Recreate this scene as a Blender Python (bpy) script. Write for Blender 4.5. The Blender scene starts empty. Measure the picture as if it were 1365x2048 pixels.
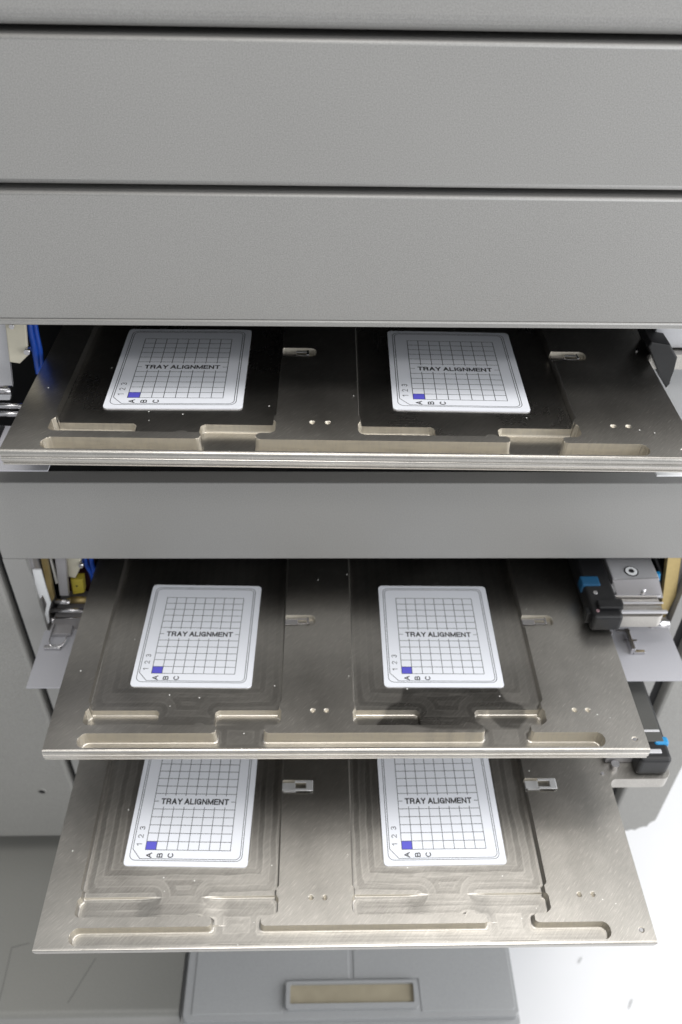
import bpy, bmesh, math, random
import numpy as np
from mathutils import Vector, Matrix
random.seed(7)
S = bpy.context.scene
COL = S.collection
MM = 0.001

# ------------------------------------------------------------------ camera
F = 1673.4585
PITCH, YAW, ROLL = [math.radians(a) for a in (40.60409805, -2.02398209, 1.3434055)]
CAM = np.array([-12.259, -223.611, 556.877])
def cam_axes():
    fwd = np.array([0, math.cos(PITCH), -math.sin(PITCH)])
    up = np.array([0, math.sin(PITCH), math.cos(PITCH)])
    rt = np.array([1., 0, 0])
    c, s = math.cos(YAW), math.sin(YAW)
    Rz = np.array([[c, -s, 0], [s, c, 0], [0, 0, 1]])
    fwd, up, rt = Rz @ fwd, Rz @ up, Rz @ rt
    c, s = math.cos(ROLL), math.sin(ROLL)
    return c*rt + s*up, -s*rt + c*up, fwd
AX = cam_axes()
cd = bpy.data.cameras.new('camera'); co = bpy.data.objects.new('camera', cd); COL.objects.link(co)
rt, up, fw = AX
co.matrix_world = Matrix(((rt[0], up[0], -fw[0], CAM[0]*MM), (rt[1], up[1], -fw[1], CAM[1]*MM),
                          (rt[2], up[2], -fw[2], CAM[2]*MM), (0, 0, 0, 1)))
cd.sensor_fit = 'VERTICAL'; cd.sensor_height = 36; cd.lens = F/2048*36
cd.clip_start = 0.01; cd.clip_end = 60
cd.dof.use_dof = True; cd.dof.focus_distance = 0.50; cd.dof.aperture_fstop = 8.0
S.camera = co

# ------------------------------------------------------------------ world, lamps, exposure
w = bpy.data.worlds.new('World'); S.world = w; w.use_nodes = True
w.node_tree.nodes['Background'].inputs[0].default_value = (0.93, 0.97, 1.0, 1)
w.node_tree.nodes['Background'].inputs[1].default_value = 0.45
def area(name, loc, target, sx, sy, power, color=(1, 1, 1)):
    l = bpy.data.lights.new(name, 'AREA'); l.shape = 'RECTANGLE'; l.size = sx; l.size_y = sy
    l.energy = power; l.color = color
    o = bpy.data.objects.new(name, l); COL.objects.link(o); o.location = loc
    d = Vector(target) - Vector(loc); o.rotation_euler = d.to_track_quat('-Z', 'Y').to_euler()
    return o
area('ceiling_lamp', (0.15, 0.02, 2.2), (0.05, 0.14, 0.1), 1.6, 0.55, 34, (1.0, 0.975, 0.94))
area('front_ceiling_lamp', (0.1, -1.35, 1.95), (0.0, 0.1, 0.2), 2.2, 0.22, 9, (1.0, 0.98, 0.95))
area('side_lamp', (1.45, -0.2, 0.45), (0.1, 0.2, -0.05), 2.2, 1.6, 40, (0.97, 0.98, 1.0))
S.view_settings.view_transform = 'Standard'; S.view_settings.look = 'None'
S.view_settings.exposure = 0.0; S.view_settings.gamma = 1.0
S.view_settings.use_curve_mapping = False
S.render.engine = 'CYCLES'

# ------------------------------------------------------------------ helpers (millimetres in, metres out)
def ray(px, py):
    return AX[0]*((px-682.5)/F) - AX[1]*((py-1024)/F) + AX[2]
def on_y(px, py, y):
    d = ray(px, py); return CAM + d*((y-CAM[1])/d[1])
def on_z(px, py, z):
    d = ray(px, py); return CAM + d*((z-CAM[2])/d[2])

def link(name, me, m=None, parent=None, smooth=False):
    me.name = name
    o = bpy.data.objects.new(name, me); COL.objects.link(o)
    if m is not None:
        me.materials.clear(); me.materials.append(m)
    if parent is not None: o.parent = parent
    if smooth:
        for p in me.polygons: p.use_smooth = True
    return o
def tag(o, label=None, cat=None, group=None, kind=None):
    if label: o['label'] = label
    if cat: o['category'] = cat
    if group: o['group'] = group
    if kind: o['kind'] = kind
    return o
def empty(name, loc=(0, 0, 0), rot=(0, 0, 0)):
    o = bpy.data.objects.new(name, None); COL.objects.link(o)
    o.location = [c*MM for c in loc]; o.rotation_euler = rot; o.empty_display_size = 0.02
    return o
def fin(bm, name, m, parent=None, smooth=False):
    bmesh.ops.recalc_face_normals(bm, faces=bm.faces)
    me = bpy.data.meshes.new(name); bm.to_mesh(me); bm.free()
    return link(name, me, m, parent, smooth)
def add_box(bm, x0, x1, y0, y1, z0, z1, bev=0, seg=2):
    r = bmesh.ops.create_cube(bm, size=1)
    for v in r['verts']:
        v.co = Vector(((x0+x1)/2 + v.co.x*(x1-x0), (y0+y1)/2 + v.co.y*(y1-y0), (z0+z1)/2 + v.co.z*(z1-z0)))*MM
    if bev:
        ed = list({e for v in r['verts'] for e in v.link_edges})
        bmesh.ops.bevel(bm, geom=ed, offset=bev*MM, segments=seg, profile=0.5, affect='EDGES', clamp_overlap=True)
def box(name, m, parent, x0, x1, y0, y1, z0, z1, bev=0.4, seg=2):
    bm = bmesh.new(); add_box(bm, x0, x1, y0, y1, z0, z1, bev, seg)
    return fin(bm, name, m, parent)
def add_cyl(bm, a, b, r, n=20, r2=None):
    a = Vector(a)*MM; b = Vector(b)*MM; d = b-a
    q = d.to_track_quat('Z', 'Y').to_matrix().to_4x4()
    bmesh.ops.create_cone(bm, cap_ends=True, segments=n, radius1=r*MM, radius2=(r if r2 is None else r2)*MM,
                          depth=d.length, matrix=Matrix.Translation((a+b)/2) @ q)
def cyl(name, m, parent, a, b, r, n=20, r2=None):
    bm = bmesh.new(); add_cyl(bm, a, b, r, n, r2)
    o = fin(bm, name, m, parent)
    for p in o.data.polygons: p.use_smooth = len(p.vertices) == 4
    return o
def tube(name, m, parent, pts, r, n=10, cyclic=False):
    cu = bpy.data.curves.new('tmp', 'CURVE'); cu.dimensions = '3D'; cu.bevel_depth = r*MM; cu.bevel_resolution = 3
    sp = cu.splines.new('BEZIER'); sp.bezier_points.add(len(pts)-1); sp.use_cyclic_u = cyclic
    for b, p in zip(sp.bezier_points, pts):
        b.co = Vector(p)*MM; b.handle_left_type = b.handle_right_type = 'AUTO'
    cu.use_fill_caps = True
    return curve_mesh(name, cu, m, parent, True)
def curve_mesh(name, cu, m, parent, smooth=False):
    to = bpy.data.objects.new('tmp', cu); COL.objects.link(to)
    dg = bpy.context.evaluated_depsgraph_get(); dg.update()
    me = bpy.data.meshes.new_from_object(to.evaluated_get(dg))
    bpy.data.objects.remove(to); bpy.data.curves.remove(cu)
    return link(name, me, m, parent, smooth)
def rrect(x0, x1, y0, y1, r, n=6):
    pts = []
    for cx, cy, a in ((x1-r, y1-r, 0), (x0+r, y1-r, 90), (x0+r, y0+r, 180), (x1-r, y0+r, 270)):
        for i in range(n+1):
            t = math.radians(a + 90*i/n); pts.append((cx + r*math.cos(t), cy + r*math.sin(t)))
    return pts
def prism(bm, pts, z0, z1, mapf=lambda x, y, z: (x, y, z), bev=0):
    lo = [bm.verts.new(Vector(mapf(x, y, z0))*MM) for x, y in pts]
    hi = [bm.verts.new(Vector(mapf(x, y, z1))*MM) for x, y in pts]
    fs = [bm.faces.new(lo[::-1]), bm.faces.new(hi)]
    n = len(pts)
    for i in range(n):
        fs.append(bm.faces.new((lo[i], lo[(i+1) % n], hi[(i+1) % n], hi[i])))
    if bev:
        ed = list({e for f in fs[:2] for e in f.edges})
        bmesh.ops.bevel(bm, geom=ed, offset=bev*MM, segments=2, profile=0.5, affect='EDGES', clamp_overlap=True)
def ypoly(name, m, parent, pix, y, depth, bev=0.0):
    """upright plate at real distance y, `depth` mm thick, going back"""
    P = [on_y(px, py, y) for px, py in pix]
    bm = bmesh.new(); prism(bm, [(p[0], p[2]) for p in P], y, y+depth, lambda a, b, c: (a, c, b), bev)
    return fin(bm, name, m, parent)
def zpoly(name, m, parent, pix, z, depth, bev=0.0):
    P = [on_z(px, py, z) for px, py in pix]
    bm = bmesh.new(); prism(bm, [(p[0], p[1]) for p in P], z-depth, z, bev=bev)
    return fin(bm, name, m, parent)

# ------------------------------------------------------------------ materials
def mat(name, color, rough=0.5, metal=0.0, spec=0.5, noise=0.0, nscale=900, bump=0.0, coat=0.0):
    m = bpy.data.materials.new(name); m.use_nodes = True
    nt = m.node_tree; b = nt.nodes['Principled BSDF']
    b.inputs['Base Color'].default_value = (*color, 1); b.inputs['Roughness'].default_value = rough
    b.inputs['Metallic'].default_value = metal; b.inputs['Specular IOR Level'].default_value = spec
    b.inputs['Coat Weight'].default_value = coat
    if noise or bump:
        tc = nt.nodes.new('ShaderNodeTexCoord')
        n = nt.nodes.new('ShaderNodeTexNoise'); n.inputs['Scale'].default_value = nscale; n.inputs['Detail'].default_value = 3
        n2 = nt.nodes.new('ShaderNodeTexNoise'); n2.inputs['Scale'].default_value = 9; n2.inputs['Detail'].default_value = 4
        nt.links.new(tc.outputs['Object'], n.inputs['Vector']); nt.links.new(tc.outputs['Object'], n2.inputs['Vector'])
        if noise:
            mx = nt.nodes.new('ShaderNodeMath'); mx.operation = 'MULTIPLY_ADD'
            mx.inputs[1].default_value = noise*2; mx.inputs[2].default_value = 1-noise
            nt.links.new(n.outputs['Fac'], mx.inputs[0])
            m2 = nt.nodes.new('ShaderNodeMath'); m2.operation = 'MULTIPLY_ADD'
            m2.inputs[1].default_value = min(noise, .2)*.5; m2.inputs[2].default_value = -min(noise, .2)*.25
            nt.links.new(n2.outputs['Fac'], m2.inputs[0])
            ad = nt.nodes.new('ShaderNodeMath'); ad.operation = 'ADD'
            nt.links.new(mx.outputs[0], ad.inputs[0]); nt.links.new(m2.outputs[0], ad.inputs[1])
            vm = nt.nodes.new('ShaderNodeVectorMath'); vm.operation = 'SCALE'; vm.inputs[0].default_value = color
            nt.links.new(ad.outputs[0], vm.inputs['Scale']); nt.links.new(vm.outputs[0], b.inputs['Base Color'])
        if bump:
            bp = nt.nodes.new('ShaderNodeBump'); bp.inputs['Strength'].default_value = bump; bp.inputs['Distance'].default_value = 0.0003
            nt.links.new(n.outputs['Fac'], bp.inputs['Height']); nt.links.new(bp.outputs[0], b.inputs['Normal'])
    return m

PAINT = mat('grey_textured_paint', (0.295, 0.290, 0.280), 0.42, noise=0.38, nscale=1500, bump=0.3)
COVER = mat('grey_cover_paint', (0.285, 0.279, 0.263), 0.45, noise=0.45, nscale=1400, bump=0.2)
BLACK = mat('black_interior', (0.012, 0.012, 0.013), 0.6, noise=0.3)
BLKP = mat('black_plastic', (0.007, 0.007, 0.008), 0.45, noise=0.3)
STEEL = mat('steel', (0.60, 0.59, 0.60), 0.26, 1.0, noise=0.06, nscale=300)
SILV = mat('satin_aluminium', (0.62, 0.62, 0.64), 0.45, 0.6, noise=0.05)
IVORY = mat('ivory_plastic', (0.66, 0.62, 0.50), 0.45, noise=0.06, nscale=200)
BLUE = mat('blue_hose_plastic', (0.01, 0.07, 0.42), 0.35, noise=0.1, nscale=200)
CYAN = mat('cyan_plastic', (0.01, 0.22, 0.48), 0.4, noise=0.1, nscale=200)
YEL = mat('yellow_plastic', (0.52, 0.42, 0.05), 0.5, noise=0.08, nscale=200)
MAROON = mat('maroon_board', (0.05, 0.010, 0.016), 0.5, noise=0.2)
BRASS = mat('brass', (0.52, 0.40, 0.18), 0.42, 0.7, noise=0.1, nscale=300)
GREYM = mat('grey_sheet_metal', (0.36, 0.35, 0.36), 0.42, 0.35, noise=0.12, nscale=1200)
LILAC = mat('pale_grey_flap_paint', (0.40, 0.40, 0.43), 0.5, noise=0.14, nscale=1400)
WHITEP = mat('white_paint_and_lit_plate', (0.75, 0.76, 0.77), 0.45, noise=0.05)
BASEM = mat('dark_grey_base_plastic', (0.20, 0.198, 0.183), 0.36, noise=0.18, nscale=800, bump=0.1)
PANELM = mat('cool_grey_moulded_plastic', (0.34, 0.345, 0.35), 0.42, noise=0.14, nscale=900, bump=0.1)
TAN = mat('tan_window', (0.34, 0.30, 0.22), 0.28, noise=0.2, nscale=60)
FLOORM = mat('white_vinyl_floor', (0.74, 0.74, 0.75), 0.4, noise=0.04, nscale=6)
SCUFF = mat('grey_scuff', (0.42, 0.42, 0.42), 0.6, noise=0.2)
CARD = mat('white_card_plastic', (0.79, 0.81, 0.865), 0.32, noise=0.015, nscale=900)
INK = mat('black_ink', (0.008, 0.008, 0.009), 0.5, noise=0.1)
LINE = mat('grey_line_ink', (0.035, 0.038, 0.042), 0.5, noise=0.1)
PURPLE = mat('purple_ink', (0.105, 0.10, 0.56), 0.45, noise=0.06)

def tray_metal(name, millamt, rough, prough, bumpk, tone=1.0):
    m = bpy.data.materials.new(name); m.use_nodes = True
    nt = m.node_tree; N = nt.nodes; L = nt.links; b = N['Principled BSDF']
    def math_(op, a=None, c=None, d=None, clamp=False):
        n = N.new('ShaderNodeMath'); n.operation = op; n.use_clamp = clamp
        for i, v in enumerate((a, c, d)):
            if v is None: continue
            if isinstance(v, (int, float)): n.inputs[i].default_value = v
            else: L.new(v, n.inputs[i])
        return n.outputs[0]
    tc = N.new('ShaderNodeTexCoord')
    def streak(rot, sc, nscale):
        mp = N.new('ShaderNodeMapping'); mp.vector_type = 'TEXTURE'; mp.inputs['Rotation'].default_value = (0, 0, math.radians(rot)); mp.inputs['Scale'].default_value = [1/c for c in sc]
        L.new(tc.outputs['Object'], mp.inputs[0])
        n = N.new('ShaderNodeTexNoise'); n.inputs['Scale'].default_value = nscale; n.inputs['Detail'].default_value = 4
        L.new(mp.outputs[0], n.inputs['Vector']); return n.outputs['Fac']
    s1 = streak(48, (0.07, 1, 1), 1900)     # diagonal hairlines
    s2 = streak(35, (0.04, 1, 1), 600)
    s3 = streak(0, (1, 1, 1), 14)            # broad patches
    s4 = streak(25, (1, 1, 1), 2600)         # fine grain
    at = N.new('ShaderNodeAttribute'); at.attribute_name = 'mill'; mill = at.outputs['Fac']
    ap = N.new('ShaderNodeAttribute'); ap.attribute_name = 'pocket'; pock = ap.outputs['Fac']
    as_ = N.new('ShaderNodeAttribute'); as_.attribute_name = 'stain'; st = as_.outputs['Fac']
    nd = streak(10, (1, 1, 1), 38); mill = math_('ADD', mill, math_('MULTIPLY', nd, 4.0))
    saw = math_('FRACT', math_('MULTIPLY', mill, 1/4.6))
    edge = math_('SMOOTH_MIN', saw, math_('SUBTRACT', 1.0, saw), 0.05)
    band = math_('FRACT', math_('MULTIPLY', mill, 1/9.2)); band = math_('MULTIPLY', math_('SUBTRACT', math_('SINE', math_('MULTIPLY', band, 6.2832)), -0.4), 1.4, clamp=True)
    millv = math_('MULTIPLY', pock, math_('ADD', math_('MULTIPLY', band, 0.07), math_('MULTIPLY', math_('SUBTRACT', 1.0, math_('MULTIPLY', edge, 7.0), clamp=True), 0.14)))
    millv = math_('MULTIPLY', millv, millamt)
    top = math_('SUBTRACT', 1.0, pock)
    # scratches = sharp peaks of streak noise
    scr = math_('MULTIPLY', math_('SUBTRACT', s1, 0.60), 6.0, clamp=True)
    scr = math_('MULTIPLY', scr, math_('ADD', 0.25, math_('MULTIPLY', top, 0.75)))
    vor = N.new('ShaderNodeTexVoronoi'); vor.inputs['Scale'].default_value = 95; L.new(tc.outputs['Object'], vor.inputs['Vector'])
    wn = N.new('ShaderNodeSeparateColor'); L.new(vor.outputs['Color'], wn.inputs[0])
    speck = math_('MULTIPLY', math_('LESS_THAN', vor.outputs['Distance'], 0.045), math_('GREATER_THAN', wn.outputs[0], 0.62))
    val = math_('ADD', 0.80*tone, math_('MULTIPLY', s3, 0.22))
    val = math_('ADD', val, math_('MULTIPLY', math_('SUBTRACT', s4, 0.5), 0.34))
    val = math_('ADD', val, math_('MULTIPLY', math_('SUBTRACT', s1, 0.5), 0.42))
    val = math_('ADD', val, millv)
    val = math_('ADD', val, math_('MULTIPLY', scr, 0.30))
    s7 = streak(-20, (1, 1, 1), 45); val = math_('ADD', val, math_('MULTIPLY', math_('SUBTRACT', s7, 0.5), 0.28))
    val = math_('SUBTRACT', val, math_('MULTIPLY', st, 0.34))
    val = math_('SUBTRACT', val, math_('MULTIPLY', pock, 0.10))
    vm = N.new('ShaderNodeVectorMath'); vm.operation = 'SCALE'; vm.inputs[0].default_value = (0.59, 0.565, 0.525)
    L.new(val, vm.inputs['Scale'])
    mx = N.new('ShaderNodeMix'); mx.data_type = 'RGBA'; L.new(speck, mx.inputs[0]); L.new(vm.outputs[0], mx.inputs[6]); mx.inputs[7].default_value = (0.85, 0.85, 0.82, 1)
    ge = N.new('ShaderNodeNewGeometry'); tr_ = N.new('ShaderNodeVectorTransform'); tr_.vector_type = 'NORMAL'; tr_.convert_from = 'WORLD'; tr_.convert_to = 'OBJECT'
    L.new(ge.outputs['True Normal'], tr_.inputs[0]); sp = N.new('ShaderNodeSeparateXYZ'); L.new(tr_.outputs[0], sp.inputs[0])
    side = math_('MULTIPLY', math_('SUBTRACT', math_('ABSOLUTE', sp.outputs[1]), 0.30), 2.6, clamp=True)  # walls facing front or back tinted paler, standing in for light they catch
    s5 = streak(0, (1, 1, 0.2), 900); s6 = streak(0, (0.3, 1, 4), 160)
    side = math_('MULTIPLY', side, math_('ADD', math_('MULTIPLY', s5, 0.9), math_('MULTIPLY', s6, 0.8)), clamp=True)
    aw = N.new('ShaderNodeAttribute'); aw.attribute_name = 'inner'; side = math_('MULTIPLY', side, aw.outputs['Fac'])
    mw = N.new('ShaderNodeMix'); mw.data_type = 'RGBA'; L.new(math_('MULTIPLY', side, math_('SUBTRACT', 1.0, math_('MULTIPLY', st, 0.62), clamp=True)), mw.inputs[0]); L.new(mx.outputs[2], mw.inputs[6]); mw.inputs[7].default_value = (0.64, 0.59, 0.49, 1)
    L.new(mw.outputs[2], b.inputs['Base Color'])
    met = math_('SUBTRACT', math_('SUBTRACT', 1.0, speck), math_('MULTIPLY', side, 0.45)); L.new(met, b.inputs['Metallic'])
    ro = math_('ADD', rough, math_('MULTIPLY', pock, prough)); ro = math_('ADD', ro, math_('MULTIPLY', math_('SUBTRACT', s3, 0.5), 0.16))
    ro = math_('ADD', ro, math_('MULTIPLY', scr, 0.10)); ro = math_('SUBTRACT', ro, math_('MULTIPLY', st, 0.03))
    ro = math_('ADD', ro, math_('MULTIPLY', millv, 0.5))
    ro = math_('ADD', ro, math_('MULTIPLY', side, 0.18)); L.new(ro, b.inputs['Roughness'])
    hh = math_('ADD', math_('MULTIPLY', s1, 0.7), math_('MULTIPLY', s2, 0.5)); hh = math_('ADD', hh, math_('MULTIPLY', s4, 0.5))
    bp = N.new('ShaderNodeBump'); bp.inputs['Strength'].default_value = bumpk; bp.inputs['Distance'].default_value = 0.0002
    L.new(hh, bp.inputs['Height']); L.new(bp.outputs[0], b.inputs['Normal'])
    return m
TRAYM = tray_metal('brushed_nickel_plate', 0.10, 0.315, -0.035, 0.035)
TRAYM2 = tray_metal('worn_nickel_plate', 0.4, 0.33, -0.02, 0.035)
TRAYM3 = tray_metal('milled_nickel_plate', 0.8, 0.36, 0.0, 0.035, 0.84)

# ------------------------------------------------------------------ setting
bm = bmesh.new(); add_box(bm, -4000, 4000, -4000, 5000, -720, -700)
tag(fin(bm, 'floor', FLOORM), 'white overexposed floor beside and below the instrument', kind='structure')
o = empty('floor_scuff', (0, 0, -699.6))
tag(o, 'small dark scuff marks on the white floor right of the grey panel', 'scuff mark')
for i, (px, py, l, a) in enumerate(((1160, 1921, 6, 50), (1262, 2007, 8, 55))):
    p = on_z(px, py, -699.6); bm = bmesh.new()
    d = math.radians(a); pts = []
    for k in range(14):
        t = 2*math.pi*k/14; rr = 1 + .35*random.uniform(-1, 1)
        u, v = l*math.cos(t)*rr, 1.6*math.sin(t)*rr
        pts.append((p[0]+u*math.cos(d)-v*math.sin(d), p[1]+u*math.sin(d)+v*math.cos(d)))
    prism(bm, pts, 0, 0.2); fin(bm, 'scuff', SCUFF, o)

# ------------------------------------------------------------------ the instrument
Y0 = 240.0
ins = empty('laboratory_instrument', (0, 0, 0))
tag(ins, 'large grey laboratory instrument front with stacked open slots for the metal trays', 'instrument')
def rounded_panel(name, m, x0, x1, z0, z1, y=Y0, th=16, rt=2.0, rb=2.0, par=ins):
    """panel profile in (y,z) with rounded front edges, extruded along x"""
    pr = []
    for k in range(7):
        t = math.radians(90*k/6); pr.append((y + rb - rb*math.sin(t), z0 + rb - rb*math.cos(t)))
    for k in range(7):
        t = math.radians(90*k/6); pr.append((y + rt - rt*math.cos(t), z1 - rt + rt*math.sin(t)))
    pr += [(y+th, z1), (y+th, z0)]
    bm = bmesh.new(); prism(bm, pr, x0, x1, lambda a, b, c: (c, a, b))
    o = fin(bm, name, m, par)
    for p in o.data.polygons: p.use_smooth = p.area < 1e-3 and abs(p.normal.x) < .5
    return o
YU = 224.0
def zu(py): return float(on_y(690, py, YU)[2])
rounded_panel('top_panel', PAINT, -352, 352, zu(66), 700, y=YU+1.4, th=30, rb=8, rt=3)
rounded_panel('drawer_front', PAINT, -352, 352, zu(376), zu(81), y=YU, th=30, rt=1.6, rb=3)
rounded_panel('drawer_front', PAINT, -352, 352, zu(639), zu(390), y=YU-1.4, th=31, rt=1.3, rb=0.6)
rounded_panel('panel_lip', PAINT, -352, 352, zu(650), zu(639)-0.1, y=YU-2.6, th=32, rt=0.9, rb=0.6)
# frame with its openings: pieces butt end to end, bevelled outside
box('cross_panel', PAINT, ins, -252, 350, Y0, Y0+14, 112, 186, 0.8)
bm = bmesh.new()
add_box(bm, -252, -235, Y0, Y0+14, 29, 111.98, 0); add_box(bm, -252, -232, Y0, Y0+14, -300, 28.98, 0)
add_box(bm, -231.98, 289, Y0, Y0+14, 14, 28.98, 0); add_box(bm, -231.98, 289, Y0, Y0+14, -300, -58, 0)
add_box(bm, 281, 289, Y0, Y0+14, 29, 111.98, 0); add_box(bm, 278, 289, Y0, Y0+14, -57.98, 13.98, 0)
fin(bm, 'front_frame', PAINT, ins)
def side_cover(x0, x1, r_left, r_right, z0=-301, z1=111.5):
    bm = bmesh.new()
    pts = []
    R = 10
    if r_right:
        pts = [(x0, z0), *[(x1-26+26*math.sin(math.radians(a)), z0+26-26*math.cos(math.radians(a))) for a in range(0, 91, 10)], (x1, z1), (x0, z1)]
    else:
        pts = [(x1, z0), (x1, z1), (x0, z1), (x0, z0)]
    prism(bm, pts, Y0-1, Y0+300, lambda a, b, c: (a, c, b), bev=3)
    return fin(bm, 'side_cover', COVER, ins)
side_cover(-420, -258.5, False, False)
side_cover(303, 352, False, True)
p = on_y(85, 1582, Y0-1)
bm = bmesh.new()
add_cyl(bm, (p[0], Y0-1.3, p[2]), (p[0], Y0-0.9, p[2]), 3.2, 20); fin(bm, 'cover_hole', BLACK, ins)
bm = bmesh.new(); bmesh.ops.create_cone(bm, cap_ends=False, segments=24, radius1=4.6*MM, radius2=3.3*MM, depth=0.9*MM,
    matrix=Matrix.Translation(Vector((p[0], Y0-1.5, p[2]))*MM) @ Matrix.Rotation(math.radians(90), 4, 'X'))
fin(bm, 'hole_rim', COVER, ins)
# dark inside, hollow
bm = bmesh.new()
add_box(bm, -330, 330, 560, 566, -298, 690); add_box(bm, -400, -352, Y0+16, 560, 112, 690)
add_box(bm, 353, 360, Y0+14, 560, 305, 690); add_box(bm, 353, 360, Y0+14, 560, 112, 184); add_box(bm, -330, 330, Y0+17, 559, 691, 697)
add_box(bm, -258, -252.2, Y0+8, 559, -299, 111); add_box(bm, 289.2, 302.8, Y0+10, 559, -299, 111)
add_box(bm, -250, 288, Y0+15, 559, -299, -290); add_box(bm, -250, 288, Y0+15, 559, 20, 24)
add_box(bm, -350, 350, Y0+15, 559, 178, 184); add_box(bm, -351, 352, Y0+17, 559, 388, 394); add_box(bm, -351, 352, Y0+17, 559, 463, 468)
fin(bm, 'inner_housing', BLACK, ins)
for x in (-300, 300):
    box('foot', BLKP, ins, x-22, x+22, 430, 480, -339 if x < 0 else -699, -301.5, 2)

# --- left mechanism in the middle opening
ypoly('jamb', GREYM, ins, [(53, 1114), (64, 1114), (100, 1262), (96, 1262)], 246, 30)
ypoly('strap', WHITEP, ins, [(65, 1140), (82, 1140), (92, 1175), (102, 1206), (97, 1226), (99, 1246), (93, 1249), (90, 1228), (94, 1208), (86, 1190), (82, 1197), (77, 1194)], 244, 1.5)
ypoly('guide_bar', BRASS, ins, [(80, 1108), (91, 1108), (109, 1196), (101, 1208)], 256, 4)
ypoly('thin_strip', WHITEP, ins, [(97, 1108), (101, 1108), (117, 1166), (112, 1168)], 262, 2)
ypoly('lever_bar', GREYM, ins, [(108, 1106), (130, 1106), (138, 1192), (120, 1192)], 258, 4, 0.5)
a = on_y(112, 1203, 256); b = on_y(141, 1203, 256)
cyl('pivot_pin', STEEL, ins, a, b, 2.6)
ypoly('white_block', IVORY, ins, [(131, 1104), (161, 1104), (162, 1135), (151, 1157), (136, 1154)], 266, 10, 1.0)
a = on_y(164, 1126, 266); cyl('screw', STEEL, ins, (a[0], 262, a[2]), (a[0], 268, a[2]), 1.9)
yb = ypoly('yellow_block', YEL, ins, [(141, 1160), (166, 1159), (169, 1186), (146, 1190)], 266, 8, 1.0)
a = on_y(154, 1172, 266); cyl('block_hole', BLACK, yb, (a[0], 265.8, a[2]), (a[0], 266.4, a[2]), 0.9)
ypoly('circuit_board', MAROON, ins, [(135, 1104), (190, 1104), (186, 1200), (140, 1200)], 282, 2)
for q in ((168, 184), (180, 190)):
    tube('blue_hose', BLUE, ins, [on_y(q[0], 1096, 274), on_y(q[0]+4, 1125, 272), on_y(q[1], 1150, 274), on_y(q[1]+4, 1190, 282)], 1.9)
cyl('spacer_bar', BRASS, ins, on_y(141, 1200, 262), on_y(185, 1200, 262), 3.0)
cyl('steel_rod', STEEL, ins, on_y(99, 1221, 252), on_y(185, 1221, 252), 2.1)
cyl('steel_rod', STEEL, ins, on_y(99, 1239, 249), on_y(180, 1239, 249), 2.3)
cyl('rod_collar', STEEL, ins, on_y(97, 1240, 249), on_y(116, 1240, 249), 3.0)
box('sill_block', GREYM, ins, -231, -150, Y0-4, Y0+40, 29.3, 36, 0.6)
# flaps
def flap(x0, x1, y0, y1, z, m=LILAC, lab=None):
    f = box('flap', m, ins, x0, x1, y0, y1, z-1.2, z, 0.3)
    return f
fl = flap(-233.5, -176, 174.6, 232, 40)
p = on_z(108, 1294, 41)
box('hinge_clip', STEEL, fl, p[0]-7, p[0]+6, p[1]-3, p[1]+1, 40.2, 43, 0.4)
box('hinge_clip', GREYM, fl, p[0]-5, p[0]+11, p[1]+11, p[1]+21, 40.2, 44, 0.4)
q = [on_z(111, 1246, 46), on_z(102, 1272, 45), on_z(100, 1288, 44), on_z(104, 1293, 43), on_z(120, 1293, 43), on_z(130, 1283, 44), on_z(135, 1268, 46)]
tube('spring_wire', STEEL, fl, q, 0.55)

# --- right mechanism in the middle opening
br = box('drive_bracket', BLKP, ins, 191, 213.5, 190, 330, 84.5, 100, 2.5, 3)
box('cap', mat('dull_cyan_plastic', (0.004, 0.07, 0.16), 0.45, noise=0.1), br, 189.6, 204, 222, 232, 92, 101.2, 1.2)
box('bracket_step', BLKP, br, 196, 214.5, 197, 206, 99.8, 103, 1.0)
a = on_z(1191, 1186, 100); cyl('screw', STEEL, br, (a[0], a[1], 99.5), (a[0], a[1], 100.8), 1.7)
blk = box('clamp_block', SILV, ins, 215.5, 252, 229, 262, 83.5, 100, 0.8)
a = on_z(1263, 1143, 100)
cyl('screw_ring', BLACK, blk, (a[0], a[1], 100.05), (a[0], a[1], 100.3), 5.6, 28)
cyl('screw_ring', WHITEP, blk, (a[0], a[1], 100.1), (a[0], a[1], 100.6), 4.6, 28)
cyl('screw_socket', BLACK, blk, (a[0], a[1], 100.2), (a[0], a[1], 100.8), 2.1, 20)
ypoly('block_face', GREYM, blk, [(1226, 1161), (1318, 1157), (1327, 1196), (1237, 1197)], 227.5, 1.2)
a = on_z(1283, 1190, 83); cyl('locating_pin', STEEL, ins, (a[0], a[1], 83), (a[0], a[1], 91), 2.0)
cyl('steel_rod', SILV, ins, (205, 214, 66), (262, 214, 66), 2.6)
cyl('rod_collar', STEEL, ins, (248, 214, 66), (263, 214, 66), 3.6)
ypoly('guide_bar', BRASS, ins, [(1337, 1108), (1365, 1108), (1353, 1192), (1331, 1236), (1318, 1238), (1326, 1196)], 246, 6, 0.5)
ypoly('jamb', GREYM, ins, [(1362, 1104), (1385, 1104), (1345, 1250), (1333, 1252), (1352, 1196)], 250, 26)
ypoly('cap', CYAN, ins, [(1306, 1150), (1322, 1148), (1320, 1162), (1310, 1164)], 243, 3)
fr = flap(210, 276, 178.5, 236, 40)
for (x0, y0, z0, x1, y1, z1) in ((236, 204, 40.2, 239.5, 226, 47), (214, 222, 40.2, 226, 226, 44), (238, 204, 40.2, 248, 207, 43)):
    box('hinge_clip', STEEL, fr, x0, x1, y0, y1, z0, z1, 0.5)
box('sill_block', LILAC, ins, 200, 280, Y0-4, Y0+40, 29.3, 38, 0.6)
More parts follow.
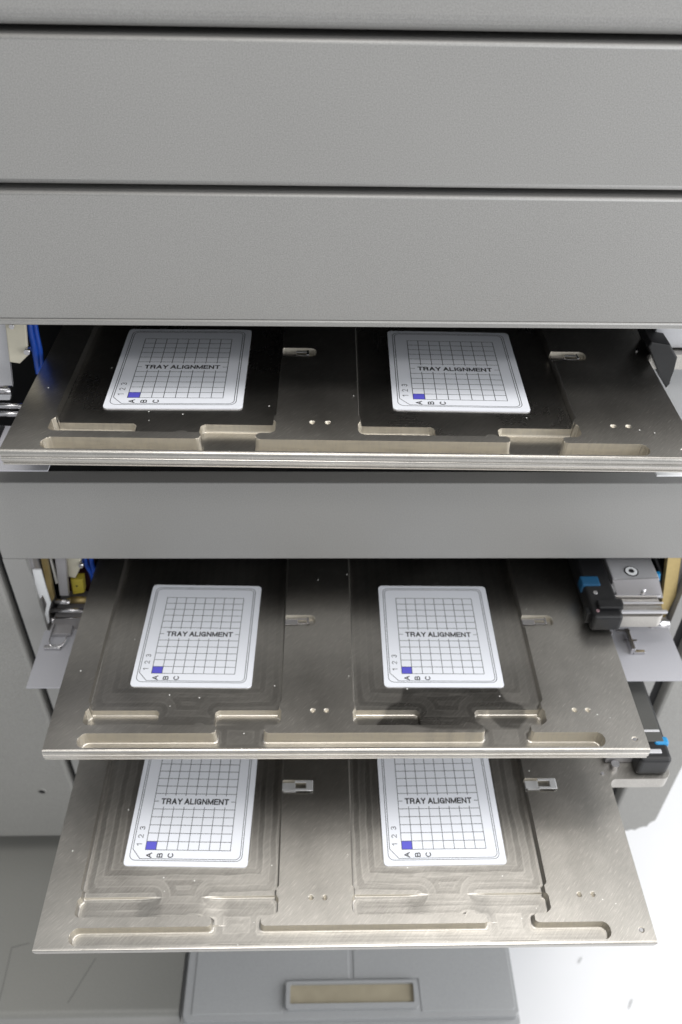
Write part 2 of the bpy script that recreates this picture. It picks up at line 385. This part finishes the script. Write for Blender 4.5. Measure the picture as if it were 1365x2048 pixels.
for i_, (qx, qy) in enumerate(((1176, 1222), (1228, 1226), (1238, 1208))):
    a = on_z(qx, qy, 96); box('bracket_finger', BLKP, br, a[0]-1.5, a[0]+2.5, a[1]-3.5, a[1]+3, 86, 97+i_, 0.8)
a = on_z(1196, 1222, 100); cyl('screw', mat('dark_red_screw', (.35, .22, .24), .4, .5), br, (a[0], a[1], 99.5), (a[0], a[1], 100.7), 1.3)
box('ear_rail', SILV, ins, 216, 256, 208.5, 211, 83, 85.2, 0.4)
box('ear_rail', SILV, ins, 216, 256, 219, 220.4, 83, 84.2, 0.3)
box('ear_rail', STEEL, ins, 216, 256, 226.5, 228.5, 83, 85, 0.4)
for q in ((1248, 1262), (1262, 1282)):
    a = on_z(*q, 41); box('hinge_clip', STEEL, fr, a[0]-6, a[0]+5, a[1]-1, a[1]+1, 40.2, 42, 0.4)
tube('cable', BLKP, ins, [on_y(1310, 1110, 262), on_y(1322, 1140, 258), on_y(1328, 1170, 256), on_y(1322, 1200, 258)], 2.2)
# --- upper opening, left
ypoly('steel_plate', SILV, ins, [(-30, 630), (10, 630), (25, 772), (20, 800), (-30, 800)], 262, 3)
wb = ypoly('white_block', IVORY, ins, [(8, 630), (50, 630), (56, 712), (40, 728), (19, 725)], 258, 3.5, 0.8)
a = on_y(57, 699, 258); cyl('screw', STEEL, wb, (a[0], 254, a[2]), (a[0], 259, a[2]), 1.9)
a = on_y(25, 651, 258); cyl('screw', STEEL, wb, (a[0], 256, a[2]), (a[0], 259, a[2]), 1.6)
tube('blue_hose', BLUE, ins, [on_y(55, 620, 268), on_y(61, 660, 266), on_y(70, 700, 266), on_y(78, 745, 270)], 2.2)
tube('blue_hose', BLUE, ins, [on_y(66, 620, 270), on_y(73, 665, 268), on_y(81, 705, 268), on_y(84, 750, 272)], 1.8)
cyl('rod_end', STEEL, ins, on_y(-30, 780, 248), on_y(24, 780, 248), 2.9)
cyl('steel_rod', STEEL, ins, on_y(-30, 812, 240), on_y(60, 812, 240), 1.9)
cyl('steel_rod', STEEL, ins, on_y(-30, 828, 238), on_y(60, 828, 238), 1.9)
f1 = flap(-240, -180, 190, 238, 236)
zpoly('slot_mark', BLKP, f1, [(-10, 852), (10, 852), (-2, 880), (-14, 885)], 236.8, 0.8)
# --- upper opening, right
bk = ypoly('drive_bracket', BLACK, ins, [(1297, 694), (1304, 684), (1342, 690), (1356, 716), (1345, 742), (1341, 768), (1333, 777), (1322, 752)], 262, 30, 1.0)
box('clamp_block', SILV, ins, 214, 262, 278, 300, 274, 292, 0.8)
box('support_plate', WHITEP, ins, 190, 330, 252, 345, 225, 229, 0.5)  # white colour stands in for strong light from the right
flap(200, 300, 186, 246, 236, WHITEP)  # coloured white, unlike the pale grey flaps, to paint in the bright side light
a = on_y(1252, 670, 330); cyl('screw', GREYM, ins, (a[0], 326, a[2]), (a[0], 332, a[2]), 1.8)

# ------------------------------------------------------------------ lower base and panel
bs = empty('base_cabinet', (-400, 250, -340))
tag(bs, 'dark grey base surface with faint seams left of the cool grey panel', 'cabinet')
pr = [(76.5, -362), (76.5, -346)] + [(76.5+6-6*math.cos(math.radians(a)), -346+6*math.sin(math.radians(a))) for a in range(0, 91, 15)] + [(520, -340), (520, -362)]
bm = bmesh.new(); prism(bm, pr, -900, -147.5, lambda a, b, c: (c, a, b)); o = fin(bm, 'top', BASEM); o.parent = bs; o.location = -bs.location
bm = bmesh.new(); add_box(bm, -900, -147.5, 84, 520, -699.9, -362.05, 1); o = fin(bm, 'front_body', BASEM); o.parent = bs; o.location = -bs.location
def strip(name, m, pxs, z, wd, parent=None, off=None):
    P = [on_z(a, b, z) for a, b in pxs]
    bm = bmesh.new()
    for u, v in zip(P[:-1], P[1:]):
        d = (v-u)[:2]; d = d/np.linalg.norm(d); n = np.array([-d[1], d[0]])*wd/2
        prism(bm, [tuple(u[:2]-n), tuple(v[:2]-n), tuple(v[:2]+n), tuple(u[:2]+n)], z-0.15, z)
    o = fin(bm, name, m); o.parent = parent; o.location = -parent.location
    return o
SEAM = mat('seam_groove', (0.12, 0.12, 0.112), 0.6, noise=0.1)
strip('seam', SEAM, [(-3, 2006), (6, 1975), (24, 1895), (60, 1886)], -339.85, 0.9, bs)
strip('seam', SEAM, [(192, 1916), (136, 2006)], -339.85, 0.9, bs)

ap = empty('moulded_panel', (22, 95, -340))
tag(ap, 'cool grey moulded panel with a tan window, directly below the lowest tray', 'panel')
def put(o): o.parent = ap; o.location = -ap.location; return o
c0 = on_z(366, 2040, -338); c1 = on_z(1040, 2034, -338)
xl, xr, yf = c0[0], c1[0], (c0[1]+c1[1])/2
bm = bmesh.new(); prism(bm, rrect(xl, xr, yf, 330, 4), -352, -338, bev=1.5); put(fin(bm, 'panel_body', PANELM))
bm = bmesh.new(); prism(bm, rrect(xl-1, xr+1.5, yf-8, 332, 5), -380, -347, bev=2); put(fin(bm, 'lower_edge', PANELM))
# raised fields
zf = -337.1
def pxl(px, py, z=zf): return on_z(px, py, z)
lx = pxl(383, 2030)[0]; mx0 = pxl(562, 2030)[0]; w0 = pxl(572, 2022); w1 = pxl(838, 2019); wt = pxl(575, 1967)
cxm = pxl(703, 1940)[0]; rx = pxl(1030, 2000)[0]; rx0 = pxl(846, 2020)[0]; fy = yf+5
def field(pts):
    bm = bmesh.new(); prism(bm, pts, -338.5, zf, bev=0.7); put(fin(bm, 'raised_field', PANELM))
field([(lx, fy), (w0[0]-3, fy), (w0[0]-3, wt[1]+4), (cxm-2.2, wt[1]+4), (cxm-2.2, 320), (lx, 320)])
field([(w1[0]+3, fy), (rx-3, fy), (rx, fy+3), (rx, 320), (cxm+2.2, 320), (cxm+2.2, wt[1]+4), (w1[0]+3, wt[1]+4)])
bm = bmesh.new(); o_ = rrect(w0[0], w1[0], w0[1], wt[1], 3); i_ = rrect(w0[0]+4, w1[0]-4, w0[1]+4.5, wt[1]-2.6, 1.5)
n = len(o_); V = {}
for key, ring, z in (('ob', o_, -338.2), ('ot', o_, -332), ('it', i_, -332), ('ib', i_, -336)):
    V[key] = [bm.verts.new(Vector((x, y, z))*MM) for x, y in ring]
for a, b in (('ob', 'ot'), ('ot', 'it'), ('it', 'ib')):
    for k in range(n): bm.faces.new((V[a][k], V[a][(k+1) % n], V[b][(k+1) % n], V[b][k]))
put(fin(bm, 'window_frame', PANELM))
bm = bmesh.new(); prism(bm, rrect(w0[0]+3, w1[0]-3, w0[1]+3.5, wt[1]-2, 1.5), -337.5, -335.2); put(fin(bm, 'window', TAN))

# ------------------------------------------------------------------ trays (height field milled from one plate)
def sd_box(X, Y, x0, x1, y0, y1, r):
    cx, cy, hx, hy = (x0+x1)/2, (y0+y1)/2, (x1-x0)/2-r, (y1-y0)/2-r
    qx, qy = np.abs(X-cx)-hx, np.abs(Y-cy)-hy
    return np.hypot(np.maximum(qx, 0), np.maximum(qy, 0)) + np.minimum(np.maximum(qx, qy), 0) - r
def smin(a, b, k):
    h = np.clip(0.5+0.5*(b-a)/k, 0, 1); return b*(1-h)+a*h - k*h*(1-h)
def wall(s, D, r=1.8, v=0.35):
    """s = distance inside the pocket, D = depth, fillet radius r at the foot"""
    r = np.minimum(r, D*0.9)
    t = np.clip(s/v, 0, 1); up_ = (D-r)*t
    u = np.clip((s-v)/r, 0, 1); return up_ + r*np.sqrt(np.maximum(0, 1-(1-u)**2))*(s > v)
def soft(t):
    t = np.clip(t, 0, 1); return t*t*(3-2*t)
def seg_d(X, Y, x0, x1, y):
    return np.hypot(np.maximum(np.maximum(x0-X, X-x1), 0), Y-y)
FRONT = [(1.7, 0), (1.1, -0.2), (0.55, -0.65), (0.2, -1.2), (0.0, -2.0), (0, -3.4), (0.7, -3.8), (0.7, -4.4), (0.1, -4.8), (0, -5.6), (0.15, -7.0), (0.8, -8.0),
         (1.5, -8.4), (1.5, -9.2), (0.8, -9.6), (1.0, -10.4), (2.4, -11.0)]
FRONT3 = [(1.7, 0), (0.8, -0.06), (0.4, -0.16), (0.12, -0.45), (0.05, -0.9), (1.1, -5.5), (1.9, -8.5), (3.6, -10.0), (6.0, -11.0)]
def build_tray(idx, deepx, slotw, m, stain=None):
    xs = np.arange(-192.7, 206.01, 0.5); xs[-1] = 206
    ys = np.concatenate([np.arange(1.7, 46, 0.4), np.arange(46.4, 106, 1.2), np.arange(106.4, 123, 0.45), np.arange(124, 331, 4.5)])
    X, Y = np.meshgrid(xs, ys)
    P = np.minimum(sd_box(X, Y, -170.7, -38.9, 38.5, 900, 2.5), sd_box(X, Y, -169.2, -40.4, 24, 60, 0.5))
    Q = np.minimum(sd_box(X, Y, 10.6, 141.9, 38.5, 900, 2.5), sd_box(X, Y, 11.6, 139.9, 24, 60, 0.5))
    P = np.minimum(P, sd_box(X, Y, -171.2, -38.7, 20.7, 34.5, 4.5)); Q = np.minimum(Q, sd_box(X, Y, 10.2, 141.6, 20.4, 34.5, 4.5))
    y1 = 3.0; y2 = 14.0
    slot = sd_box(X, Y, -171.3, 177.6, y1, y2, 5.3)
    ch = np.minimum(sd_box(X, Y, -81.6, -49.8, 5, 30, 0.1), sd_box(X, Y, 98.6, 129.4, 5, 30, 0.1))
    U = smin(smin(np.minimum(P, Q), ch, 3.2), slot, 3.2)
    for bx in (-93.2, 88): U = np.maximum(U, 1.9-np.hypot((X-bx)*.55, Y-20.5))
    Dl = np.full(X.shape, 5.4)
    for x0, x1 in ((-190, -122.5), (-84, -30), (0, 56), (94.5, 160)):
        if idx < 3: Dl += wall(-sd_box(X, Y, x0, x1, 16, 36, 3.5), deepx, 0.8, 0.3)
        else: Dl += 1.3*soft(np.minimum(X-x0+8, x1-X+8)/20.0)*soft((36-Y)/0.9)*(Y > 15)
    for x0, x1 in ((-84, -46.5), (94.5, 133)):
        if idx < 3: Dl = np.maximum(Dl, 5.4 + deepx*(X > x0+.5)*(X < x1)*(Y < 30))
    Dl = np.maximum(Dl, 5.4 + (deepx if idx < 3 else 1.3)*(Y < 17.0))
    Z = -wall(-U, Dl, 1.1, 0.3)
    for x0, x1 in ((-41, -16.6), (139, 164.4)):
        c = sd_box(X, Y, x0, x1, 108.6, 119.2, 4.0)
        Z = np.minimum(Z, -wall(-c, 3.4, 0.4))
    for hx, hy, hr, hd in ((-17.3, 32, 1.75, 2.0), (-8.0, 32, 1.75, 2.0), (162.6, 32, 1.75, 2.0), (171.7, 32, 1.75, 2.0), (197.8, 8.6, 1.9, 1.6)):
        r = np.hypot(X-hx, Y-hy); Z -= hd*np.clip(1.25*(1-r/hr), 0, 1)
    mill = -U
    for x0, x1 in ((-172, -123.5), (-83, -38), (10, 55), (95.5, 142)): mill = np.minimum(mill, seg_d(X, Y, x0, x1, 36))
    mill = np.maximum(mill, 0)
    pocket = np.clip((-U-0.2)*2, 0, 1)
    if idx == 3:
        fr = (mill/4.6) % 1; Z += pocket*0.02*np.minimum(fr, 1-fr)*2
    st = np.zeros_like(X)
    if stain is not None:
        inside = np.zeros(X.shape, bool); px, py = X, Y
        n = len(stain); j = n-1; dm = np.full(X.shape, 1e9)
        for i in range(n):
            xi, yi = stain[i]; xj, yj = stain[j]
            if yi != yj: inside ^= ((yi > py) != (yj > py)) & (px < (xj-xi)*(py-yi)/(yj-yi)+xi)
            ex, ey = xj-xi, yj-yi; tt = np.clip(((px-xi)*ex+(py-yi)*ey)/(ex*ex+ey*ey), 0, 1)
            dm = np.minimum(dm, np.hypot(px-xi-tt*ex, py-yi-tt*ey)); j = i
        st = np.clip(0.5+np.where(inside, dm, -dm)/2.0, 0, 1)
    if idx == 2:
        for sx_, rx_ in ((61, 6.5), (75, 4.5), (89, 5.5)):
            st = np.maximum(st, 1.6*np.clip(1.3-np.hypot((X-sx_)/rx_, (Z+4.5)/4.5), 0, 1)*(np.abs(Y-14) < 2.2))
    ny, nx = X.shape
    V = [np.stack([X, Y, Z], -1).reshape(-1, 3)]; MI = [mill.ravel()]; PO = [pocket.ravel()]; ST = [st.ravel()]; IN = [np.ones(X.size)]
    ii = (np.arange(ny-1)[:, None]*nx + np.arange(nx-1)[None, :]).ravel()
    Fq = [np.stack([ii, ii+1, ii+1+nx, ii+nx], -1)]
    base = ny*nx
    def add_strip(rowA, B):
        nonlocal base
        k = len(B); V.append(B); MI.append(np.zeros(k)); PO.append(np.zeros(k)); ST.append(np.zeros(k)); IN.append(np.zeros(k))
        rowB = np.arange(base, base+k); base += k
        Fq.append(np.stack([rowA[:-1], rowB[:-1], rowB[1:], rowA[1:]], -1)); return rowB
    row = np.arange(nx)
    for y, z in (FRONT if idx < 3 else FRONT3)[1:]:
        row = add_strip(row, np.stack([xs, np.full(nx, y), np.full(nx, float(z))], -1))
    for col, flip, x in ((0, True, -192.7), (nx-1, False, 206.0)):
        r = np.arange(ny)*nx + col
        rr = r[::-1] if flip else r
        yy = ys[::-1] if flip else ys
        k = add_strip(rr, np.stack([np.full(ny, x), yy, (np.full(ny, -11.5) if idx < 3 else -np.minimum(11.5, 1.5+yy*1.7))], -1))
    V = np.concatenate(V)*MM; Fq = np.concatenate(Fq)
    me = bpy.data.meshes.new('plate')
    me.vertices.add(len(V)); me.vertices.foreach_set('co', V.ravel())
    me.loops.add(len(Fq)*4); me.loops.foreach_set('vertex_index', Fq.ravel().astype(np.int32))
    me.polygons.add(len(Fq)); me.polygons.foreach_set('loop_start', np.arange(0, len(Fq)*4, 4, dtype=np.int32))
    try: me.polygons.foreach_set('loop_total', np.full(len(Fq), 4, dtype=np.int32))
    except Exception: pass
    me.update(calc_edges=True); me.validate()
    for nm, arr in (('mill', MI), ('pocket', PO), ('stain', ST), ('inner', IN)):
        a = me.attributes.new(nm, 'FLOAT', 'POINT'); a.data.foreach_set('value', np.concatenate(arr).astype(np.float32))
    me.polygons.foreach_set('use_smooth', np.zeros(len(Fq), bool))
    me.materials.append(m)
    return me

CLIPM = mat('bright_spring_steel', (0.72, 0.72, 0.72), 0.38, 0.55, noise=0.05)
def clip_mesh(up_):
    """bent spring leaf in its slot: two rails, a bridge and a tongue"""
    bm = bmesh.new()
    h = 1.8 if up_ else -0.7
    k = 1.0 if up_ else 0.72
    add_box(bm, 0, 9, -3.6*k, -2.3*k, -2.6, -1.6+h*.5, 0.2); add_box(bm, 8, 17, -4.2*k, -2.4*k, h-0.9, h, 0.25)
    add_box(bm, 8, 17, 2.4*k, 4.2*k, h-0.9, h, 0.25); add_box(bm, 15.2 if not up_ else 16.4, 16.8 if not up_ else 21.5, -4.4*k, 4.4*k, h-0.9, h+.05+(0 if up_ else .8), 0.45)
    add_box(bm, -1.2, 8.5, -2.2, 4.0, -2.9, -1.9+h*.5, 0.3)
    bmesh.ops.recalc_face_normals(bm, faces=bm.faces)
    me = bpy.data.meshes.new('spring_clip'); bm.to_mesh(me); bm.free(); me.materials.append(CLIPM if up_ else STEEL); return me
CLIP_UP, CLIP_DN = clip_mesh(True), clip_mesh(False)
bm = bmesh.new(); add_cyl(bm, (0, 0, -2.2), (0, 0, -0.35), 1.35, 18)
add_box(bm, -1.1, 1.1, -.18, .18, -.4, -.3, 0)
scm = bpy.data.meshes.new('screw'); bm.to_mesh(scm); bm.free(); scm.materials.append(STEEL)

TR = {3: (0.0, 79.4, 0.0, 0.0, 0.0), 2: (1.312, 169.0, 82.326, math.radians(-.19), math.radians(-.13)),
      1: (1.8965, 235.65, 273.529, math.radians(-.84), math.radians(-.08))}
stain2 = [(48, 60), (44, 44), (36, 40), (26, 27), (40, 22), (62, 17), (96, 16), (103, 22), (96, 30), (104, 36), (112, 25), (124, 24), (132, 33), (128, 40), (118, 44), (112, 60)]
tinfo = {1: (TRAYM, 5.2, 'topmost brushed metal tray, widest in view, under the upper grey drawer panels'),
         2: (TRAYM2, 4.6, 'middle metal tray with a dark oily stain below its right hand card'),
         3: (TRAYM3, 2.0, 'lowest metal tray with swirling milling marks in its pockets')}
trays = {}
for t in (1, 2, 3):
    m, dx, lab = tinfo[t]
    T = TR[t]
    e = empty('metal_tray', (T[0], T[1], T[2]), (0, -T[4], T[3]))
    tag(e, lab, 'tray', 'metal trays sliding out of the instrument')
    def sub(o, z=0): o.parent = e; o.location = (o.location[0], o.location[1]-79.4*MM, o.location[2]); return o
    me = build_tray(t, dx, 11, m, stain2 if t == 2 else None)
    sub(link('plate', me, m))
    # ear on the right edge
    bm = bmesh.new()
    f = 5
    pts = [(206.02, 113)] + [(206.02+f-f*math.cos(math.radians(a)), 113+f*math.sin(math.radians(a))) for a in range(15, 91, 15)] + \
          [(247+6*math.sin(math.radians(a)), 124-6*math.cos(math.radians(a))) for a in range(0, 91, 15)] + [(253, 330), (206.02, 330)]
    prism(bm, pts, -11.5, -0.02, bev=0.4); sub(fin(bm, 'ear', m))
    for cx, cy in ((-37.8, 113.9), (143.0, 113.9)):
        o = link('spring_clip', CLIP_UP if t == 3 else CLIP_DN); o.location = Vector((cx, cy, 0))*MM; sub(o)
    o = link('screw', scm); o.location = Vector((197.8, 8.6, 0))*MM; o.rotation_euler = (0, 0, 0.9); sub(o)
    o = link('screw', scm); o.location = Vector((201.6, 122.4, 1.2))*MM; o.rotation_euler = (0, 0, 0.5); sub(o)
    if t == 3:
        bm = bmesh.new(); add_box(bm, 226, 250, 121, 330, 0.2, 20, 3, 3); db = sub(fin(bm, 'drive_bracket', BLKP))
        bm = bmesh.new(); add_box(bm, 224, 247, 136, 320, 20.1, 22, 0.5); sub(fin(bm, 'bracket_cover', mat('dark_grey_cover', (.10, .10, .095), .35, .3, noise=.1)))
        bm = bmesh.new(); add_box(bm, 240, 251.2, 134, 141, 6, 21.6, 2, 3); sub(fin(bm, 'blue_cap', CYAN))
        bm = bmesh.new(); add_box(bm, 224, 243, 126.5, 130, 19.5, 21.2, 0.5); add_box(bm, 222, 246, 144, 146, 21.9, 22.8, 0.4); sub(fin(bm, 'bracket_rib', SILV, None))
        bm = bmesh.new(); add_cyl(bm, (212, 128, 0), (212, 128, 5), 3.2, 20); add_cyl(bm, (218, 150, 0), (218, 150, 6), 2.6, 20); sub(fin(bm, 'stud', STEEL))
        bm = bmesh.new(); add_box(bm, 206, 227, 132, 330, 0.05, 9, 0.8); sub(fin(bm, 'side_rail', GREYM))
    trays[t] = e
    bpy.context.view_layer.update()

def tray_xy(px, py, t, dz):
    T = TR[t]; X = 0
    for _ in range(5):
        P = on_z(px, py, T[2]+dz+X*T[4]); dx, dy = P[0]-T[0], P[1]-T[1]
        a = -T[3]; X = dx*math.cos(a)-dy*math.sin(a); Yy = dx*math.sin(a)+dy*math.cos(a)
    return X, Yy
def tray_world(t, x, y, dz):
    T = TR[t]; a = T[3]
    return (T[0]+x*math.cos(a)-y*math.sin(a), T[1]+x*math.sin(a)+y*math.cos(a), T[2]+dz+x*T[4])

# ------------------------------------------------------------------ alignment cards
CW, CD = 85.5, 99.6
GX, GY, GW, GD = 0.2, -0.97, 59.4, 74.3
TH = 0.75
def line_bm(bm, x0, y0, x1, y1, wd, z=TH+0.02):
    d = np.array([x1-x0, y1-y0], float); L_ = np.linalg.norm(d); d /= L_; n = np.array([-d[1], d[0]])*wd/2; e_ = d*wd*.5*0
    vs = [bm.verts.new(Vector((p[0], p[1], z))*MM) for p in ((x0-n[0], y0-n[1]), (x1-n[0], y1-n[1]), (x1+n[0], y1+n[1]), (x0+n[0], y0+n[1]))]
    bm.faces.new(vs)
def loop_line(bm, pts, wd, z):
    n = len(pts); P = [np.array(p, float) for p in pts]; inn, out = [], []
    for i in range(n):
        a, b, c = P[i-1], P[i], P[(i+1) % n]
        d1 = (b-a)/np.linalg.norm(b-a); d2 = (c-b)/np.linalg.norm(c-b)
        n1 = np.array([-d1[1], d1[0]]); n2 = np.array([-d2[1], d2[0]]); nn = n1+n2; nn /= max(np.dot(nn, n1), .3)
        inn.append(bm.verts.new(Vector((*(b+nn*wd/2), z))*MM)); out.append(bm.verts.new(Vector((*(b-nn*wd/2), z))*MM))
    for i in range(n): bm.faces.new((out[i], out[(i+1) % n], inn[(i+1) % n], inn[i]))
def card_meshes():
    D = {}
    bm = bmesh.new(); prism(bm, rrect(-CW/2, CW/2, -CD/2, CD/2, 2.6), 0, TH, bev=0.25)
    bmesh.ops.recalc_face_normals(bm, faces=bm.faces)
    me = bpy.data.meshes.new('card_sheet'); bm.to_mesh(me); bm.free(); me.materials.append(CARD); D['card_sheet'] = me
    bm = bmesh.new(); lw = 0.42; zz = TH+0.03
    x0, x1, y0, y1 = GX-GW/2, GX+GW/2, GY-GD/2, GY+GD/2
    cw, rh = GW/8, GD/12
    for r in list(range(0, 6))+list(range(7, 13)):
        y = y0+r*rh; line_bm(bm, x0-lw/2, y, x1+lw/2, y, lw, zz)
    y = y0+6*rh; line_bm(bm, x0, y, x0+3.3, y, lw, zz); line_bm(bm, x1-3.3, y, x1, y, lw, zz)
    for c in range(9):
        x = x0+c*cw
        if c in (0, 8): line_bm(bm, x, y0, x, y1, lw, zz+.006)
        else:
            line_bm(bm, x, y0, x, y0+5*rh+1.9, lw, zz+.006); line_bm(bm, x, y0+7*rh-1.6, x, y1, lw, zz+.006)
    loop_line(bm, rrect(-CW/2+3.3, CW/2-4.3, -CD/2+4.0, CD/2-3.0, 4.2), lw, zz)
    rr = rrect(-CW/2+4.6, CW/2-5.6, -CD/2+5.2, CD/2-4.4, 3.6)
    rr = [p for p in rr if not (p[0] < -CW/2+9 and p[1] < -CD/2+10)]
    k = max(range(len(rr)), key=lambda i: (rr[i][1] > 0)*(-rr[i][0]*10-rr[i][1]))
    k = [i for i in range(len(rr)) if rr[i][0] < 0 and rr[i][1] > 0][-1]
    rr = rr[:k+1] + [(-CW/2+4.6, -CD/2+12.2), (-CW/2+10.6, -CD/2+5.2)] + rr[k+1:]
    loop_line(bm, rr, lw, zz)
    me = bpy.data.meshes.new('grid_lines'); bm.to_mesh(me); bm.free(); me.materials.append(LINE); D['grid_lines'] = me
    bm = bmesh.new(); prism(bm, [(x0, y0), (x0+cw, y0), (x0+cw, y0+rh), (x0, y0+rh)], TH+.005, TH+.02)
    bmesh.ops.recalc_face_normals(bm, faces=bm.faces)
    me = bpy.data.meshes.new('marked_cell'); bm.to_mesh(me); bm.free(); me.materials.append(PURPLE); D['marked_cell'] = me
    def arc(cx, cy, rx, ry, a0, a1, n=9):
        return [(cx+rx*math.cos(math.radians(a0+(a1-a0)*k/n)), cy+ry*math.sin(math.radians(a0+(a1-a0)*k/n))) for k in range(n+1)]
    G = {'T': (0.92, [[(0, 1), (.92, 1)], [(.46, 1), (.46, 0)]]),
         'R': (0.98, [[(0, 0), (0, 1)], [(0, 1), (.55, 1), *arc(.60, .74, .30, .26, 80, -80), (.55, .48), (0, .48)], [(.55, .48), *arc(.62, .28, .24, .18, 80, 10, 4), (.90, 0)]]),
         'A': (1.02, [[(0, 0), (.51, 1)], [(.51, 1), (1.02, 0)], [(.18, .33), (.84, .33)]]),
         'Y': (0.98, [[(0, 1), (.49, .46)], [(.49, .46), (.98, 1)], [(.49, .46), (.49, 0)]]),
         'L': (0.78, [[(0, 1), (0, 0), (.78, 0)]]), 'I': (0.0, [[(0, 1), (0, 0)]]),
         'G': (1.05, [[*arc(.52, .5, .52, .5, 38, 325, 22), (1.0, .45), (.58, .45)], [(1.0, .45), (1.0, 0)]]),
         'N': (0.98, [[(0, 0), (0, 1)], [(0, 1), (.98, 0)], [(.98, 0), (.98, 1)]]), 'M': (1.22, [[(0, 0), (0, 1)], [(0, 1), (.61, .05)], [(.61, .05), (1.22, 1)], [(1.22, 1), (1.22, 0)]]),
         'E': (0.80, [[(.82, 1), (0, 1), (0, 0), (.84, 0)], [(0, .52), (.76, .52)]]),
         'B': (0.80, [[(0, 0), (0, 1), (.48, 1), *arc(.50, .76, .26, .24, 80, -80), (0, .52)], [(.5, .52), *arc(.54, .26, .28, .26, 80, -80), (0, 0)]]),
         'C': (0.92, [[*arc(.5, .5, .48, .5, 42, 318, 22)]]),
         '1': (0.34, [[(0, .76), (.32, 1)], [(.32, 1), (.32, 0)]]),
         '2': (0.66, [[*arc(.33, .70, .32, .30, 165, -25, 12), (.0, 0), (.68, 0)]]),
         '3': (0.66, [[*arc(.32, .745, .29, .255, 160, -90, 12), *arc(.32, .255, .32, .255, 90, -160, 14)]])}
    def word(bm, s, h, cx, cy, rot, wd, gap, width=None, sx=1.0):
        tot = 0; pos = []
        for ch in s:
            if ch == ' ': tot += .42; pos.append(None); continue
            pos.append(tot); tot += G[ch][0]+gap
        tot -= gap
        k = (width/(tot*h)) if width else sx
        c_, s_ = math.cos(rot), math.sin(rot); q = 0
        for ch, p in zip(s, pos):
            if p is None: continue
            wd_ = wd*(.90 if ch in 'NM' else 1)
            for pl in G[ch][1]:
                P = [np.array(((p+x-tot/2)*h*k, (y-.5)*h)) for x, y in pl]
                P = [x for i_, x in enumerate(P) if i_ == 0 or np.linalg.norm(x-P[i_-1]) > 1e-4]
                Lf, Rt = [], []
                for i_ in range(len(P)):
                    a = P[max(i_-1, 0)]; b = P[i_]; c = P[min(i_+1, len(P)-1)]
                    d1 = b-a if i_ > 0 else c-b; d2 = c-b if i_ < len(P)-1 else b-a
                    d1 = d1/np.linalg.norm(d1); d2 = d2/np.linalg.norm(d2)
                    n1 = np.array([-d1[1], d1[0]]); n2 = np.array([-d2[1], d2[0]]); nn = n1+n2; nn = nn/max(np.dot(nn, n1), .42)
                    e1 = b - (d1*wd_/2 if i_ == 0 else 0) + (d2*wd_/2 if i_ == len(P)-1 else 0)
                    Lf.append(e1+nn*wd_/2); Rt.append(e1-nn*wd_/2)
                q += 1; z = zz + 0.0015*(q % 7)
                def vv(x): return bm.verts.new(Vector((x[0]*c_-x[1]*s_+cx, x[0]*s_+x[1]*c_+cy, z))*MM)
                Lv = [vv(x) for x in Lf]; Rv = [vv(x) for x in Rt]
                for i_ in range(len(P)-1): bm.faces.new((Rv[i_], Rv[i_+1], Lv[i_+1], Lv[i_]))
    def done(bm, nm):
        me = bpy.data.meshes.new(nm); bm.to_mesh(me); bm.free(); me.materials.append(INK); D[nm] = me
    bm = bmesh.new(); word(bm, 'TRAY ALIGNMENT', 3.8, GX, y0+6*rh, 0, 0.92, .46, 48.5); done(bm, 'title_lettering')
    bm = bmesh.new()
    for i, ch in enumerate('ABC'): word(bm, ch, 3.3, x0+(i+.45)*cw, y0-4.0, math.radians(90), .72, .2, sx=.95)
    done(bm, 'column_lettering')
    bm = bmesh.new()
    for i, ch in enumerate('123'): word(bm, ch, 3.3, x0-4.8, y0+(i+.60)*rh, math.radians(90), .46, .2, sx=1.0)
    done(bm, 'row_lettering')
    return D
CM = card_meshes()
CARDS = {  # tray, side -> grid corner pixels or card corner pixels (front-left, front-right) of the sheet, yaw
 (1, 'left'): ((204.7, 815.3), (485, 816.4), 'white alignment card lying in the left pocket of the topmost tray'),
 (1, 'right'): ((787, 817.5), (1062.4, 822.8), 'white alignment card lying in the right pocket of the topmost tray'),
 (2, 'left'): ((259.3, 1372), (503.7, 1375.0), 'white alignment card lying in the left pocket of the middle tray'),
 (2, 'right'): ((769, 1373), (1010, 1374), 'white alignment card in the right pocket of the middle tray, above the stain'),
 (3, 'left'): ((245, 1731), (496, 1734.5), 'white alignment card in the left pocket of the lowest tray, partly hidden'),
 (3, 'right'): ((769, 1731.5), (1014.7, 1728), 'white alignment card in the right pocket of the lowest tray, partly hidden')}
for (t, side), (a, b, lab) in CARDS.items():
    dz = -4.4
    A = np.array(tray_xy(*a, t, dz)); B = np.array(tray_xy(*b, t, dz))
    d = B-A; yaw = math.atan2(d[1], d[0]); u = np.array([math.cos(yaw), math.sin(yaw)]); v = np.array([-u[1], u[0]])
    c = (A+B)/2 + v*CD/2
    wpos = tray_world(t, c[0], c[1], -5.38)
    e = empty('alignment_card', wpos, (0, -TR[t][4], yaw+TR[t][3]))
    tag(e, lab, 'card', 'alignment cards lying in the trays')
    print('card', t, side, 'width', np.linalg.norm(d), c+np.array([0, 79.4]))
    for k, me in CM.items():
        o = bpy.data.objects.new(k, me); COL.objects.link(o); o.parent = e
